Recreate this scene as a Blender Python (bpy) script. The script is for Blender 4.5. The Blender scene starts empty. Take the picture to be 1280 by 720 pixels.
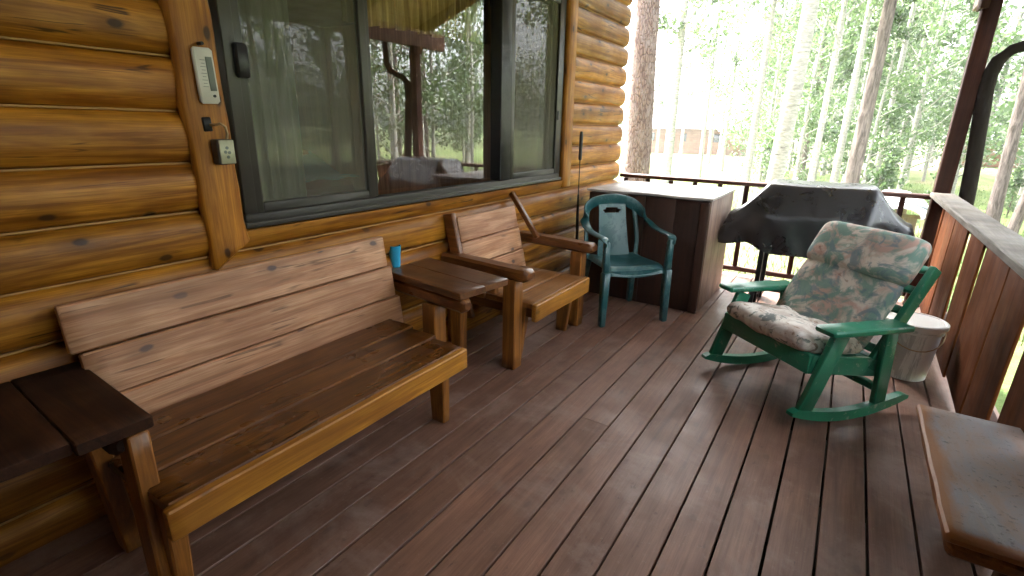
import bpy, bmesh, math, random
import numpy as np
from mathutils import Vector, Matrix, noise
R = math.radians
random.seed(7)
scene = bpy.context.scene
COL = scene.collection

# ------------------------------------------------------------------ materials
def nt_new(name):
    m = bpy.data.materials.new(name); m.use_nodes = True
    nt = m.node_tree; nt.nodes.clear()
    return m, nt
class NB:
    """small node-building helper"""
    def __init__(s, name):
        s.m, s.nt = nt_new(name)
        s.out = s.n('ShaderNodeOutputMaterial')
    def n(s, t, **kw):
        nd = s.nt.nodes.new(t)
        for k, v in kw.items(): setattr(nd, k, v)
        return nd
    def l(s, a, b): s.nt.links.new(a, b)
    def val(s, nd, **kw):
        for k, v in kw.items(): nd.inputs[k].default_value = v
        return nd
    def coord(s, scale=(1,1,1), island=True):
        tc = s.n('ShaderNodeTexCoord'); mp = s.n('ShaderNodeMapping')
        mp.inputs['Scale'].default_value = scale
        if island:
            g = s.n('ShaderNodeNewGeometry'); ml = s.n('ShaderNodeVectorMath', operation='SCALE')
            ml.inputs[0].default_value = (7.3, 11.1, 5.7); s.l(g.outputs['Random Per Island'], ml.inputs['Scale'])
            ad = s.n('ShaderNodeVectorMath', operation='ADD')
            s.l(tc.outputs['Object'], ad.inputs[0]); s.l(ml.outputs[0], ad.inputs[1]); s.l(ad.outputs[0], mp.inputs[0])
        else: s.l(tc.outputs['Object'], mp.inputs[0])
        return mp.outputs[0]
    def noise(s, vec, scale=5, detail=4, rough=.55, dist=0):
        nd = s.n('ShaderNodeTexNoise'); s.l(vec, nd.inputs['Vector'])
        s.val(nd, Scale=scale, Detail=detail, Roughness=rough, Distortion=dist)
        return nd.outputs['Fac']
    def ramp(s, fac, stops, interp='LINEAR'):
        nd = s.n('ShaderNodeValToRGB'); nd.color_ramp.interpolation = interp
        e = nd.color_ramp.elements
        while len(e) < len(stops): e.new(.5)
        for el, (p, c) in zip(e, stops):
            el.position = p; el.color = (*c, 1) if len(c) == 3 else c
        s.l(fac, nd.inputs[0]); return nd.outputs[0]
    def mix(s, fac, a, b, mode='MIX'):
        nd = s.n('ShaderNodeMix', data_type='RGBA', blend_type=mode)
        for sock, v in ((nd.inputs[0], fac), (nd.inputs[6], a), (nd.inputs[7], b)):
            if hasattr(v, 'links'): s.l(v, sock)
            elif isinstance(v, (int, float)): sock.default_value = v
            else: sock.default_value = (*v, 1)
        return nd.outputs[2]
    def maprange(s, v, a, b, c, d):
        nd = s.n('ShaderNodeMapRange'); s.l(v, nd.inputs[0])
        for i, x in enumerate((a, b, c, d)): nd.inputs[i+1].default_value = x
        return nd.outputs[0]
    def island(s):
        return s.n('ShaderNodeNewGeometry').outputs['Random Per Island']
    def bsdf(s, color, rough=.5, spec=.5, metal=0, bump=None, bdist=.002, bstr=.5, coat=0):
        b = s.n('ShaderNodeBsdfPrincipled')
        for sock, v in ((b.inputs['Base Color'], color), (b.inputs['Roughness'], rough)):
            if hasattr(v, 'links'): s.l(v, sock)
            else: sock.default_value = v if isinstance(v, (int, float)) else (*v, 1)
        b.inputs['Specular IOR Level'].default_value = spec; b.inputs['Metallic'].default_value = metal
        b.inputs['Coat Weight'].default_value = coat; b.inputs['Coat Roughness'].default_value = .25
        if bump is not None:
            bp = s.n('ShaderNodeBump'); s.l(bump, bp.inputs['Height'])
            bp.inputs['Distance'].default_value = bdist; bp.inputs['Strength'].default_value = bstr
            s.l(bp.outputs[0], b.inputs['Normal'])
        s.l(b.outputs[0], s.out.inputs[0]); s.b = b
        return s.m
MAT = {}
def wood(name, lo, hi, axis, rough=.45, knots=1., vary=.25, grain=1., knotcol=(.05,.02,.008), spec=.5, worn=None, coat=0, bstr=.5, nrm=None, cracks=0.):
    s = NB(name)
    sc = [1., 1., 1.]; sc[axis] = .055
    v = s.coord(tuple(sc))
    g1 = s.noise(v, 26*grain, 7, .62, 1.2); g2 = s.noise(v, 120*grain, 3, .5, .3)
    gg = s.n('ShaderNodeMath', operation='MULTIPLY_ADD'); s.l(g2, gg.inputs[0]); gg.inputs[1].default_value = .3; s.l(g1, gg.inputs[2])
    g3 = s.noise(v, 7*grain, 5, .6, 2.2)
    c = s.ramp(gg.outputs[0], [(.46, tuple(x*.62 for x in lo)), (.56, lo), (.68, tuple((a+b)/2 for a, b in zip(lo, hi))), (.82, hi)])
    c = s.mix(s.maprange(g3, .50, .66, 0, .42), c, tuple(x*.55 for x in lo))
    c = s.mix(s.maprange(g3, .30, .42, .45, 0), c, hi)
    fs = [1., 1., 1.]; fs[axis] = .03
    fv = s.coord(tuple(fs)); fi = s.noise(fv, 210, 2, .6)
    c = s.mix(s.maprange(fi, .42, .62, 0, .36), c, tuple(x*.5 for x in lo))
    if cracks:
        cs = [1., 1., 1.]; cs[axis] = .045; cv = s.coord(tuple(cs)); cn = s.noise(cv, 13, 3, .5, .5)
        sb = s.n('ShaderNodeMath', operation='SUBTRACT'); s.l(cn, sb.inputs[0]); sb.inputs[1].default_value = .5
        ab = s.n('ShaderNodeMath', operation='ABSOLUTE'); s.l(sb.outputs[0], ab.inputs[0])
        gate = s.maprange(s.noise(s.coord((1,1,1)), 4, 2, .5), .52, .58, 0, 1)
        mu = s.n('ShaderNodeMath', operation='MULTIPLY'); s.l(s.maprange(ab.outputs[0], .004, .014, cracks, 0), mu.inputs[0]); s.l(gate, mu.inputs[1])
        c = s.mix(mu.outputs[0], c, tuple(x*.12 for x in lo))
    # broad mottling
    vm = s.coord((1,1,1)); mo = s.noise(vm, 3.2, 3, .6)
    c = s.mix(s.maprange(mo, .35, .7, 0, .55), c, tuple(x*.62 for x in lo))
    # board to board variation
    hs = s.n('ShaderNodeHueSaturation'); s.l(c, hs.inputs['Color'])
    s.l(s.maprange(s.island(), 0, 1, 1-vary, 1+vary), hs.inputs['Value'])
    c = hs.outputs[0]
    if worn:
        w = s.noise(s.coord((1,1,1)), 2.1, 6, .7, .4)
        c = s.mix(s.maprange(w, .5, .68, 0, .8), c, worn)
    if knots:
        ks = [6., 6., 6.]; ks[axis] = 3.2
        if nrm is not None: ks[nrm] = 1.1
        kv = s.coord(tuple(ks))
        dv = s.n('ShaderNodeVectorMath', operation='ADD'); nz = s.n('ShaderNodeTexNoise'); s.l(kv, nz.inputs['Vector']); s.val(nz, Scale=3., Detail=2.)
        sx = s.n('ShaderNodeVectorMath', operation='SCALE'); s.l(nz.outputs['Color'], sx.inputs[0]); sx.inputs['Scale'].default_value = .12
        s.l(kv, dv.inputs[0]); s.l(sx.outputs[0], dv.inputs[1])
        vo = s.n('ShaderNodeTexVoronoi', feature='F1'); s.val(vo, Scale=1., Randomness=1.)
        if nrm is None: s.l(dv.outputs[0], vo.inputs['Vector'])
        else:
            vo.voronoi_dimensions = '2D'; sp = s.n('ShaderNodeSeparateXYZ'); cb = s.n('ShaderNodeCombineXYZ'); s.l(dv.outputs[0], sp.inputs[0])
            oth = [i for i in range(3) if i not in (nrm, axis)][0]
            s.l(sp.outputs[axis], cb.inputs[0]); s.l(sp.outputs[oth], cb.inputs[1]); s.l(cb.outputs[0], vo.inputs['Vector'])
        keep = s.maprange(vo.outputs['Color'], .40, .46, 0, 1)
        k1 = s.maprange(vo.outputs['Distance'], .05, .085, 1, 0); k2 = s.maprange(vo.outputs['Distance'], .07, .30, .6, 0)
        for kk, colr in ((k2, tuple(x*.45 for x in lo)), (k1, knotcol)):
            mu = s.n('ShaderNodeMath', operation='MULTIPLY'); s.l(kk, mu.inputs[0]); s.l(keep, mu.inputs[1])
            mu2 = s.n('ShaderNodeMath', operation='MULTIPLY'); s.l(mu.outputs[0], mu2.inputs[0]); mu2.inputs[1].default_value = knots*.9
            c = s.mix(mu2.outputs[0], c, colr)
    if name == 'deck_paint':
        sp = s.noise(s.coord((1,1,1)), 75, 5, .8); c = s.mix(s.maprange(sp, .60, .70, 0, .45), c, (.33,.25,.21))
        sp2 = s.noise(s.coord((1,.4,1)), 34, 5, .8); c = s.mix(s.maprange(sp2, .62, .70, 0, .6), c, (.06,.032,.024))
    rr = s.maprange(mo, .3, .7, rough*.75, rough*1.3)
    MAT[name] = s.bsdf(c, rr, spec, bump=gg.outputs[0], bdist=.0015, bstr=bstr, coat=coat)
    return MAT[name]
wood('log_pine', (.25,.082,.006), (.66,.29,.032), 1, .45, 1., .2, .6, spec=.28, nrm=0, knotcol=(.035,.012,.004), cracks=.9)
wood('trim_pine', (.30,.10,.008), (.64,.265,.03), 2, .45, 1., .1, .6, spec=.3, nrm=0, knotcol=(.035,.012,.004), cracks=.8)
wood('back_board', (.45,.20,.095), (.72,.42,.245), 1, .5, .9, .12, .7, knotcol=(.06,.045,.05), nrm=0, cracks=.7)
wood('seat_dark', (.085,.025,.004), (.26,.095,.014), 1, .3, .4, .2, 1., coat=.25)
wood('gold_rail', (.34,.125,.012), (.62,.28,.035), 1, .42, .5, .1, 1., nrm=0)
wood('leg_gold_z', (.22,.075,.011), (.46,.18,.03), 2, .42, .4, .2, .9)
wood('arm_brown', (.11,.034,.007), (.26,.092,.02), 0, .36, .4, .2, .8, coat=.2)
wood('table_brown', (.10,.034,.009), (.22,.085,.026), 0, .4, .5, .2, .7, coat=.15)
wood('table_shaded', (.022,.0075,.003), (.06,.021,.008), 0, .6, spec=.2, knots=.3, vary=.2, grain=.7) #, .3, .2, .7)
wood('deck_paint', (.180,.086,.055), (.265,.138,.095), 1, .48, .3, .14, .5, knotcol=(.05,.03,.022), worn=(.26,.18,.15), bstr=.25, nrm=2)
wood('rail_plank', (.095,.026,.007), (.165,.052,.014), 2, .8, .5, .5, .35, spec=.08, bstr=.3, nrm=0)
wood('rail_dark_x', (.05,.016,.01), (.09,.03,.018), 0, .6, 0, .2, .7)
wood('rail_dark_y', (.06,.018,.012), (.11,.035,.02), 1, .6, 0, .2, .7)
wood('post_brown', (.028,.008,.005), (.055,.017,.010), 2, .65, .3, .2, .7, spec=.15)
wood('cap_grey', (.085,.068,.052), (.16,.135,.105), 1, .75, .4, .15, .9, worn=(.08,.075,.065))
wood('box_brown', (.036,.012,.006), (.075,.026,.014), 2, .5, .2, .25, .6)
wood('box_ply', (.20,.12,.085), (.31,.20,.145), 2, .6, .6, .1, .5)
wood('box_top_skylit', (.42,.37,.33), (.64,.59,.54), 0, .5, .2, .05, .5, worn=(.24,.155,.115))  # lid coloured pale for the sky light on it, plus brown dirt stains
wood('roof_brown', (.055,.019,.011), (.12,.045,.025), 0, .6, .5, .2, .6)
wood('roof_boards', (.34,.19,.085), (.56,.36,.18), 1, .6, .8, .15, .6, nrm=2)  # pale tone chosen so the roof underside bounces warm light onto the deck
wood('room_panel', (.26,.13,.055), (.44,.25,.12), 2, .5, .5, .2, .6)
wood('bench_edge', (.24,.09,.018), (.44,.19,.045), 1, .5, .4, .1, .8)
wood('yard_tan', (.20,.13,.09), (.30,.21,.155), 2, .7, .4, .1, .8)
wood('cabin_far', (.15,.06,.02), (.24,.11,.04), 0, .7, .3, .15, .5)
def bench_top():
    s = NB('bench_weathered')
    v = s.coord((1,.35,1)); a = s.noise(v, 9, 7, .7, .5); b = s.noise(s.coord((1,1,1)), 55, 4, .7)
    c = s.ramp(a, [(.3,(.27,.17,.125)), (.46,(.30,.24,.22)), (.58,(.255,.25,.275)), (.72,(.36,.33,.33))])
    c = s.mix(s.maprange(b, .58, .70, 0, .85), c, (.07,.065,.075))
    tc = s.n('ShaderNodeTexCoord'); sp = s.n('ShaderNodeSeparateXYZ'); s.l(tc.outputs['Object'], sp.inputs[0])
    for ax, e0, e1 in ((0, -.118, -.088), (1, -.345, -.325)):
        ad = s.n('ShaderNodeMath', operation='MULTIPLY_ADD'); s.l(a, ad.inputs[0]); ad.inputs[1].default_value = .06; s.l(sp.outputs[ax], ad.inputs[2])
        c = s.mix(s.maprange(ad.outputs[0], e0+.03, e1+.03, .9, 0), c, (.30,.115,.025))
    MAT['bench_top'] = s.bsdf(c, .55, bump=b, bstr=.4)
bench_top()
def plain(name, col, rough=.5, spec=.5, metal=0, var=.12, nscale=14, bstr=.15, coat=0, scuff=None, sth=.66, ssc=9., sst=(1,1,1), sam=.8):
    s = NB(name); v = s.coord((1,1,1)); n = s.noise(v, nscale, 5, .6)
    c = s.mix(n, tuple(x*(1-var) for x in col), tuple(min(1, x*(1+var)) for x in col))
    if scuff:
        c = s.mix(s.maprange(s.noise(s.coord(sst), ssc, 8, .75, .5), sth, sth+.05, 0, sam), c, scuff)
    MAT[name] = s.bsdf(c, s.maprange(n, .3, .7, rough*.85, rough*1.15), spec, metal, bump=n, bstr=bstr, coat=coat)
    return s
plain('window_metal', (.050,.046,.038), .45, .5, .0, .25)
plain('window_black', (.010,.010,.011), .5)
plain('black_plastic', (.012,.012,.013), .45)
plain('black_metal', (.012,.011,.011), .5, .5, .3)
plain('white_plastic', (.62,.60,.54), .45, .5, 0, .08)
plain('grey_print', (.16,.18,.16), .6)
plain('pale_metal', (.42,.42,.29), .5, .5, .2, .25, 40)
plain('dark_metal', (.07,.06,.05), .5, .5, .4)
plain('hook_metal', (.42,.30,.17), .35, .5, .6)
plain('cup_blue', (.03,.33,.55), .35, .5, 0, .05)
plain('green_paint', (.012,.17,.093), .34, .5, 0, .3, 22, .2, .1, (.30,.33,.26), .585, 16.)
plain('green_plastic', (.008,.070,.078), .36, .5, 0, .2, 8, .05, .1, (.10,.19,.20), .50, 5., (1,1,1), .45)
plain('white_bucket', (.78,.80,.80), .4, .5, 0, .10, 6, .1, 0, (.34,.36,.37), .52, 11., (1,1,.12), .6)
plain('white_lid', (.80,.80,.79), .45, .5, 0, .06)
plain('sheet_white', (.80,.82,.84), .5)
plain('turquoise', (.10,.40,.44), .8, .2)
plain('sofa_red', (.32,.08,.045), .8, .2)
plain('roof_metal', (.34,.36,.38), .5)
plain('grey_hoop', (.12,.14,.15), .5)
plain('cabin_window', (.02,.025,.03), .15)
plain('seam_light', (.42,.22,.07), .6)
plain('joist', (.03,.018,.012), .8)
plain('core_dark', (.02,.012,.008), .9)
plain('soil', (.05,.035,.025), .9)
def cover_mat():
    s = NB('cover_black'); n = s.noise(s.coord((1,1,1)), 7, 6, .65, .8); f = s.noise(s.coord((1,1,1)), 160, 2, .5)
    MAT['cover'] = s.bsdf(s.mix(n, (.010,.010,.012), (.028,.028,.032)), s.maprange(n, .3, .7, .22, .40), .8, bump=n, bdist=.010, bstr=.25, coat=.3)
cover_mat()
def floral():
    s = NB('floral_cloth'); v = s.coord((1,1,1), island=False)
    a = s.noise(v, 5.2, 3, .55, 1.3); mv = s.n('ShaderNodeMapping'); s.l(v, mv.inputs[0]); mv.inputs['Location'].default_value = (3.1,7.7,1.3)
    b = s.noise(mv.outputs[0], 6.5, 4, .6, 1.6); mv2 = s.n('ShaderNodeMapping'); s.l(v, mv2.inputs[0]); mv2.inputs['Location'].default_value = (9.1,2.7,5.3)
    d = s.noise(mv2.outputs[0], 8, 4, .6, 1.8); w = s.noise(v, 300, 2, .5)
    c = s.mix(s.maprange(a, .42, .55, 0, 1), (.42,.28,.235), (.52,.46,.40))
    c = s.mix(s.maprange(b, .46, .57, 0, .9), c, (.13,.24,.205))
    c = s.mix(s.maprange(d, .53, .63, 0, .8), c, (.13,.19,.215))
    c = s.mix(s.maprange(d, .30, .37, .8, 0), c, (.60,.57,.52))
    c = s.mix(s.maprange(b, .28, .36, .8, 0), c, (.14,.06,.045))
    MAT['floral'] = s.bsdf(c, .85, .2, bump=w, bdist=.0008, bstr=.6)
    s = NB('floral_pale'); v = s.coord((1,1,1), island=False); a = s.noise(v, 7, 4, .6, 1.4); b = s.noise(v, 13, 4, .6, 1.2)
    c = s.mix(s.maprange(a, .42, .56, 0, 1), (.46,.39,.34), (.64,.60,.55))
    c = s.mix(s.maprange(b, .57, .63, 0, .85), c, (.10,.13,.12)); c = s.mix(s.maprange(b, .33, .39, .8, 0), c, (.22,.13,.09))
    MAT['floral_pale'] = s.bsdf(c, .85, .2)
floral()
def cloth(name, c1, c2, sc, tl=.3):
    s = NB(name); v = s.coord((1,1,.06), island=False); n = s.noise(v, sc, 4, .6)
    c = s.mix(s.maprange(n, .35, .65, 0, 1), c1, c2)
    s.bsdf(c, .9, .1); MAT[name] = s.m
cloth('curtain_green', (.42,.46,.36), (.70,.74,.62), 30)
cloth('valance_gold', (.22,.125,.032), (.60,.39,.15), 34)
def glass():
    s = NB('glass'); tr = s.n('ShaderNodeBsdfTransparent'); gl = s.n('ShaderNodeBsdfGlossy'); gl.inputs['Roughness'].default_value = .0
    tr.inputs[0].default_value = (.86,.89,.87,1)
    fr = s.n('ShaderNodeFresnel'); fr.inputs['IOR'].default_value = 1.52
    f = s.maprange(fr.outputs[0], 0, .36, .02, 1.0)
    mx = s.n('ShaderNodeMixShader'); s.l(f, mx.inputs[0]); s.l(tr.outputs[0], mx.inputs[1]); s.l(gl.outputs[0], mx.inputs[2]); s.l(mx.outputs[0], s.out.inputs[0])
    MAT['glass'] = s.m
    s = NB('insect_screen'); tr = s.n('ShaderNodeBsdfTransparent'); df = s.n('ShaderNodeBsdfDiffuse'); df.inputs[0].default_value = (.135,.128,.10,1)
    mx = s.n('ShaderNodeMixShader'); mx.inputs[0].default_value = .62; s.l(tr.outputs[0], mx.inputs[1]); s.l(df.outputs[0], mx.inputs[2]); s.l(mx.outputs[0], s.out.inputs[0])
    MAT['screen'] = s.m
glass()
def leafmat(name, c1, c2, tl=.5):
    s = NB(name); r = s.island()
    cl = s.maprange(s.noise(s.coord((1,1,1), island=False), 1.3, 2, .5), .38, .62, 0, 1)
    c = s.mix(cl, s.mix(r, tuple(x*.6 for x in c1), c1), s.mix(r, c1, c2))
    d = s.n('ShaderNodeBsdfDiffuse'); t = s.n('ShaderNodeBsdfTranslucent'); g = s.n('ShaderNodeBsdfGlossy'); g.inputs['Roughness'].default_value = .45
    s.l(c, d.inputs[0]); s.l(c, t.inputs[0])
    m = s.n('ShaderNodeMixShader'); m.inputs[0].default_value = tl; s.l(d.outputs[0], m.inputs[1]); s.l(t.outputs[0], m.inputs[2])
    m2 = s.n('ShaderNodeMixShader'); m2.inputs[0].default_value = .05; s.l(m.outputs[0], m2.inputs[1]); s.l(g.outputs[0], m2.inputs[2])
    s.l(m2.outputs[0], s.out.inputs[0]); MAT[name] = s.m
leafmat('leaf_aspen', (.075,.125,.050), (.15,.21,.085))
leafmat('leaf_young', (.070,.125,.045), (.16,.23,.09))
leafmat('leaf_pine', (.028,.055,.026), (.06,.10,.045), .3)
leafmat('leaf_far', (.06,.10,.05), (.13,.18,.09))
leafmat('grass_blade', (.075,.13,.03), (.17,.22,.065), .4)
def bark():
    s = NB('bark_aspen'); v = s.coord((1,1,1), island=False); v2 = s.coord((1,1,3.2), island=False)
    a = s.noise(v2, 9, 5, .65, .6); b = s.noise(s.coord((.6,.6,4), island=False), 6, 5, .7)
    c = s.mix(s.maprange(a, .35, .65, 0, 1), (.22,.21,.185), (.40,.385,.35))
    c = s.mix(s.maprange(b, .62, .70, 0, .9), c, (.05,.045,.04))
    MAT['bark_aspen'] = s.bsdf(c, .8, .2, bump=a, bdist=.01)
    s = NB('bark_pine'); vo = s.n('ShaderNodeTexVoronoi', feature='DISTANCE_TO_EDGE'); v = s.coord((1,1,.35), island=False)
    nz = s.noise(v, 14, 5, .7, .8); s.l(v, vo.inputs['Vector']); s.val(vo, Scale=30.)
    e = s.maprange(vo.outputs[0], 0, .18, 0, 1)
    c = s.mix(e, (.11,.075,.068), (.22,.155,.135)); c = s.mix(s.maprange(nz, .45, .68, 0, .8), c, (.30,.25,.24))
    MAT['bark_pine'] = s.bsdf(c, .9, .1, bump=e, bdist=.03, bstr=.8)
    s = NB('bark_dark'); nz = s.noise(s.coord((1,1,.2), island=False), 14, 5, .7, .8)
    MAT['pole_dark'] = s.bsdf(s.mix(nz, (.007,.005,.004), (.022,.016,.013)), .9, .1, bump=nz, bdist=.02)
    s = NB('bark_dark'); nz = s.noise(s.coord((1,1,.2), island=False), 14, 5, .7, .8)
    MAT['bark_dark'] = s.bsdf(s.mix(s.maprange(nz, .35, .65, 0, 1), (.045,.036,.031), (.19,.155,.14)), .9, .1, bump=nz, bdist=.02)
bark()
def groundmat():
    s = NB('forest_ground'); tc = s.n('ShaderNodeTexCoord'); v = tc.outputs['Object']
    a = s.noise(v, .22, 6, .6, .4); b = s.noise(v, 2.5, 6, .7); f = s.noise(v, 22, 4, .7)
    c = s.mix(s.maprange(b, .35, .65, 0, 1), (.06,.095,.028), (.12,.155,.055))
    c = s.mix(s.maprange(a, .50, .64, 0, .85), c, (.17,.14,.09))
    c = s.mix(s.maprange(f, .55, .72, 0, .6), c, (.06,.06,.03))
    MAT['ground'] = s.bsdf(c, .95, .1, bump=f, bdist=.05)
groundmat()

# ------------------------------------------------------------------ geometry
class MB:
    def __init__(s): s.v = []; s.f = []
    def add(s, vs, fs):
        o = len(s.v); s.v += [Vector(p) for p in vs]; s.f += [tuple(i+o for i in f) for f in fs]
        return s
    def loft(s, rings, cap=True):
        n = len(rings[0]); vs = [p for r in rings for p in r]; fs = []
        for i in range(len(rings)-1):
            for j in range(n):
                a = i*n+j; b = i*n+(j+1) % n
                fs.append((a, b, b+n, a+n))
        if cap:
            fs.append(tuple(range(n-1, -1, -1))); fs.append(tuple(range((len(rings)-1)*n, len(rings)*n)))
        return s.add(vs, fs)
    def beam(s, p0, p1, w, t, up=(0,0,1), bev=.005, jit=0., taper=1., seg=.07, edge=0., seed=None):
        """lumber from p0 to p1: w wide, t thick along UP, bevelled, its faces wavy by JIT, its far end scaled by TAPER"""
        p0 = Vector(p0); p1 = Vector(p1); d = p1-p0; L = d.length; d.normalize()
        up = Vector(up); up = (up - d*up.dot(d)).normalized(); sd = d.cross(up).normalized()
        sd0 = random.random()*50 if seed is None else seed
        ns = max(2, int(L/seg)) if (jit or edge) else 2
        ts = [0, min(bev, L*.2)/L] + [i/ns for i in range(1, ns)] + [1-min(bev, L*.2)/L, 1]
        rings = []
        for k, q in enumerate(ts):
            e = bev if k in (0, len(ts)-1) else 0
            sc = 1+(taper-1)*q
            hw = w/2*sc-e*.8; ht = t/2*sc-e*.8; b = min(bev, hw*.45, ht*.45)
            pts = [(-hw+b,-ht),(hw-b,-ht),(hw,-ht+b),(hw,ht-b),(hw-b,ht),(-hw+b,ht),(-hw,ht-b),(-hw,-ht+b)]
            c = p0+d*(L*q); r = []
            for (x, y) in pts:
                P = c+sd*x+up*y
                if jit or edge:
                    nv = noise.noise_vector(Vector((P.x*6+sd0, P.y*6, P.z*6)))
                    P = P+sd*(nv.x*(jit+edge))+up*(nv.y*jit)
                r.append(P)
            rings.append(r)
        return s.loft(rings)
    def box(s, c, size, bev=.004, rz=0., jit=0.):
        c = Vector(c); sx, sy, sz = size; a = max(range(3), key=lambda i: size[i])
        M = Matrix.Rotation(rz, 3, 'Z')
        ax = [Vector((1,0,0)), Vector((0,1,0)), Vector((0,0,1))]
        ax = [M @ x for x in ax]
        if a == 0: return s.beam(c-ax[0]*sx/2, c+ax[0]*sx/2, sy, sz, ax[2], bev, jit)
        if a == 1: return s.beam(c-ax[1]*sy/2, c+ax[1]*sy/2, sx, sz, ax[2], bev, jit)
        return s.beam(c-ax[2]*sz/2, c+ax[2]*sz/2, sy, sx, ax[0], bev, jit)
    def tube(s, path, rad, n=10, cap=True, jit=0.):
        path = [Vector(p) for p in path]
        rad = [rad]*len(path) if isinstance(rad, (int, float)) else rad
        rings = []; prev = None
        for i, p in enumerate(path):
            d = (path[min(i+1, len(path)-1)]-path[max(i-1, 0)]).normalized()
            ref = prev if prev is not None else (Vector((1,0,0)) if abs(d.z) > .7 else Vector((0,0,1)))
            u = (ref-d*ref.dot(d)).normalized(); prev = u; w = d.cross(u)
            r = []
            for k in range(n):
                a = 2*math.pi*k/n; q = rad[i]
                if jit: q *= 1+jit*noise.noise(p*5+Vector((math.cos(a), math.sin(a), 0)))
                r.append(p+u*(math.cos(a)*q)+w*(math.sin(a)*q))
            rings.append(r)
        return s.loft(rings, cap)
    def strip(s, path, ups, w, t):
        """a band W wide and T thick along a path; UPS are its thickness directions"""
        path = [Vector(p) for p in path]; rings = []
        for i, p in enumerate(path):
            d = (path[min(i+1, len(path)-1)]-path[max(i-1, 0)]).normalized()
            u = Vector(ups[i]); u = (u-d*u.dot(d)).normalized(); sd = d.cross(u)
            ww = w[i] if isinstance(w, (list, tuple)) else w
            rings.append([p+sd*x*ww/2+u*y*t/2 for x, y in ((-1,-.6),(-.8,-1),(.8,-1),(1,-.6),(1,.6),(.8,1),(-.8,1),(-1,.6))])
        return s.loft(rings)
    def lathe(s, c, prof, n=28, open_top=False):
        c = Vector(c); rings = [[c+Vector((r*math.cos(2*math.pi*k/n), r*math.sin(2*math.pi*k/n), z)) for k in range(n)] for r, z in prof]
        return s.loft(rings, True)
    def sheet(s, fn, nu, nv, th, keep=None):
        """surface fn(u,v) given a thickness TH along its normals; keep(u,v) cuts holes"""
        P = [[Vector(fn(i/nu, j/nv)) for j in range(nv+1)] for i in range(nu+1)]
        def nrm(i, j):
            a = P[min(i+1, nu)][j]-P[max(i-1, 0)][j]; b = P[i][min(j+1, nv)]-P[i][max(j-1, 0)]
            return a.cross(b).normalized()
        top = {}; vs = []; fs = []
        for i in range(nu+1):
            for j in range(nv+1):
                N = nrm(i, j); top[i, j] = len(vs); vs += [P[i][j]+N*th/2, P[i][j]-N*th/2]
        K = {(i, j): (keep is None or keep((i+.5)/nu, (j+.5)/nv)) for i in range(nu) for j in range(nv)}
        for i in range(nu):
            for j in range(nv):
                if not K[i, j]: continue
                a, b, c, d = top[i, j], top[i+1, j], top[i+1, j+1], top[i, j+1]
                fs += [(a, b, c, d), (d+1, c+1, b+1, a+1)]
                for (p, q, k) in ((a, b, (i, j-1)), (b, c, (i+1, j)), (c, d, (i, j+1)), (d, a, (i-1, j))):
                    if not K.get(k, False): fs.append((q, p, p+1, q+1))
        return s.add(vs, fs)
    def pillow(s, M, w, h, t, n=18, pw=.42, wob=.01, seed=0):
        """puffy cushion w x h x t in the frame M (x across, y along, z thickness)"""
        rings = []
        def pt(u, v, sg):
            e = max(0, (1-abs(u)**5))**pw*max(0, (1-abs(v)**5))**pw
            x = u*w/2*(1-.06*abs(v)**6); y = v*h/2*(1-.08*abs(u)**8); z = sg*t/2*e
            nz = noise.noise(Vector((x*9+seed, y*9, sg)))*wob*e
            return M @ Vector((x+nz*.5, y, z+nz))
        vs = []; fs = []
        for sg in (1, -1):
            o = len(vs)
            for i in range(n+1):
                for j in range(n+1):
                    u = math.sin((i/n*2-1)*math.pi/2); v = math.sin((j/n*2-1)*math.pi/2)
                    vs.append(pt(u, v, sg))
            for i in range(n):
                for j in range(n):
                    a = o+i*(n+1)+j; q = (a, a+n+1, a+n+2, a+1)
                    fs.append(q if sg > 0 else q[::-1])
        return s.add(vs, fs)
    def build(s, name, mat, parent=None, smooth=40, weld=False):
        me = bpy.data.meshes.new(name)
        T = Matrix.Identity(4)
        if parent is not None: T = INV[parent.name]
        me.from_pydata([tuple(T @ p) for p in s.v], [], s.f)
        if weld or True:
            bm = bmesh.new(); bm.from_mesh(me)
            if weld: bmesh.ops.remove_doubles(bm, verts=bm.verts, dist=1e-5)
            bmesh.ops.recalc_face_normals(bm, faces=bm.faces); bm.to_mesh(me); bm.free()
        me.materials.append(MAT[mat] if isinstance(mat, str) else mat)
        if smooth:
            me.polygons.foreach_set('use_smooth', [True]*len(me.polygons)); me.set_sharp_from_angle(angle=R(smooth))
        o = bpy.data.objects.new(name, me); COL.objects.link(o)
        if parent is not None:
            o.parent = parent; INV[o.name] = INV[parent.name]
        else: INV[o.name] = Matrix.Identity(4)
        return o
INV = {}
def tag(o, label=None, cat=None, group=None, kind=None):
    for k, v in (('label', label), ('category', cat), ('group', group), ('kind', kind)):
        if v: o[k] = v
    return o
def thing(name, label, cat, loc=(0,0,0), group=None, rz=0., local=False):
    """an Empty at the thing's base; its meshes are given in world coordinates, or in its own frame when LOCAL"""
    o = bpy.data.objects.new(name, None); COL.objects.link(o); o.empty_display_size = .1
    o.location = loc; o.rotation_euler = (0, 0, rz)
    INV[o.name] = Matrix.Identity(4) if local else (Matrix.Translation(loc) @ Matrix.Rotation(rz, 4, 'Z')).inverted()
    return tag(o, label, cat, group)
def copy_tree(o, parent=None):
    c = o.copy(); COL.objects.link(c)
    if parent is not None: c.parent = parent
    for ch in list(o.children): copy_tree(ch, c)
    return c

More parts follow.
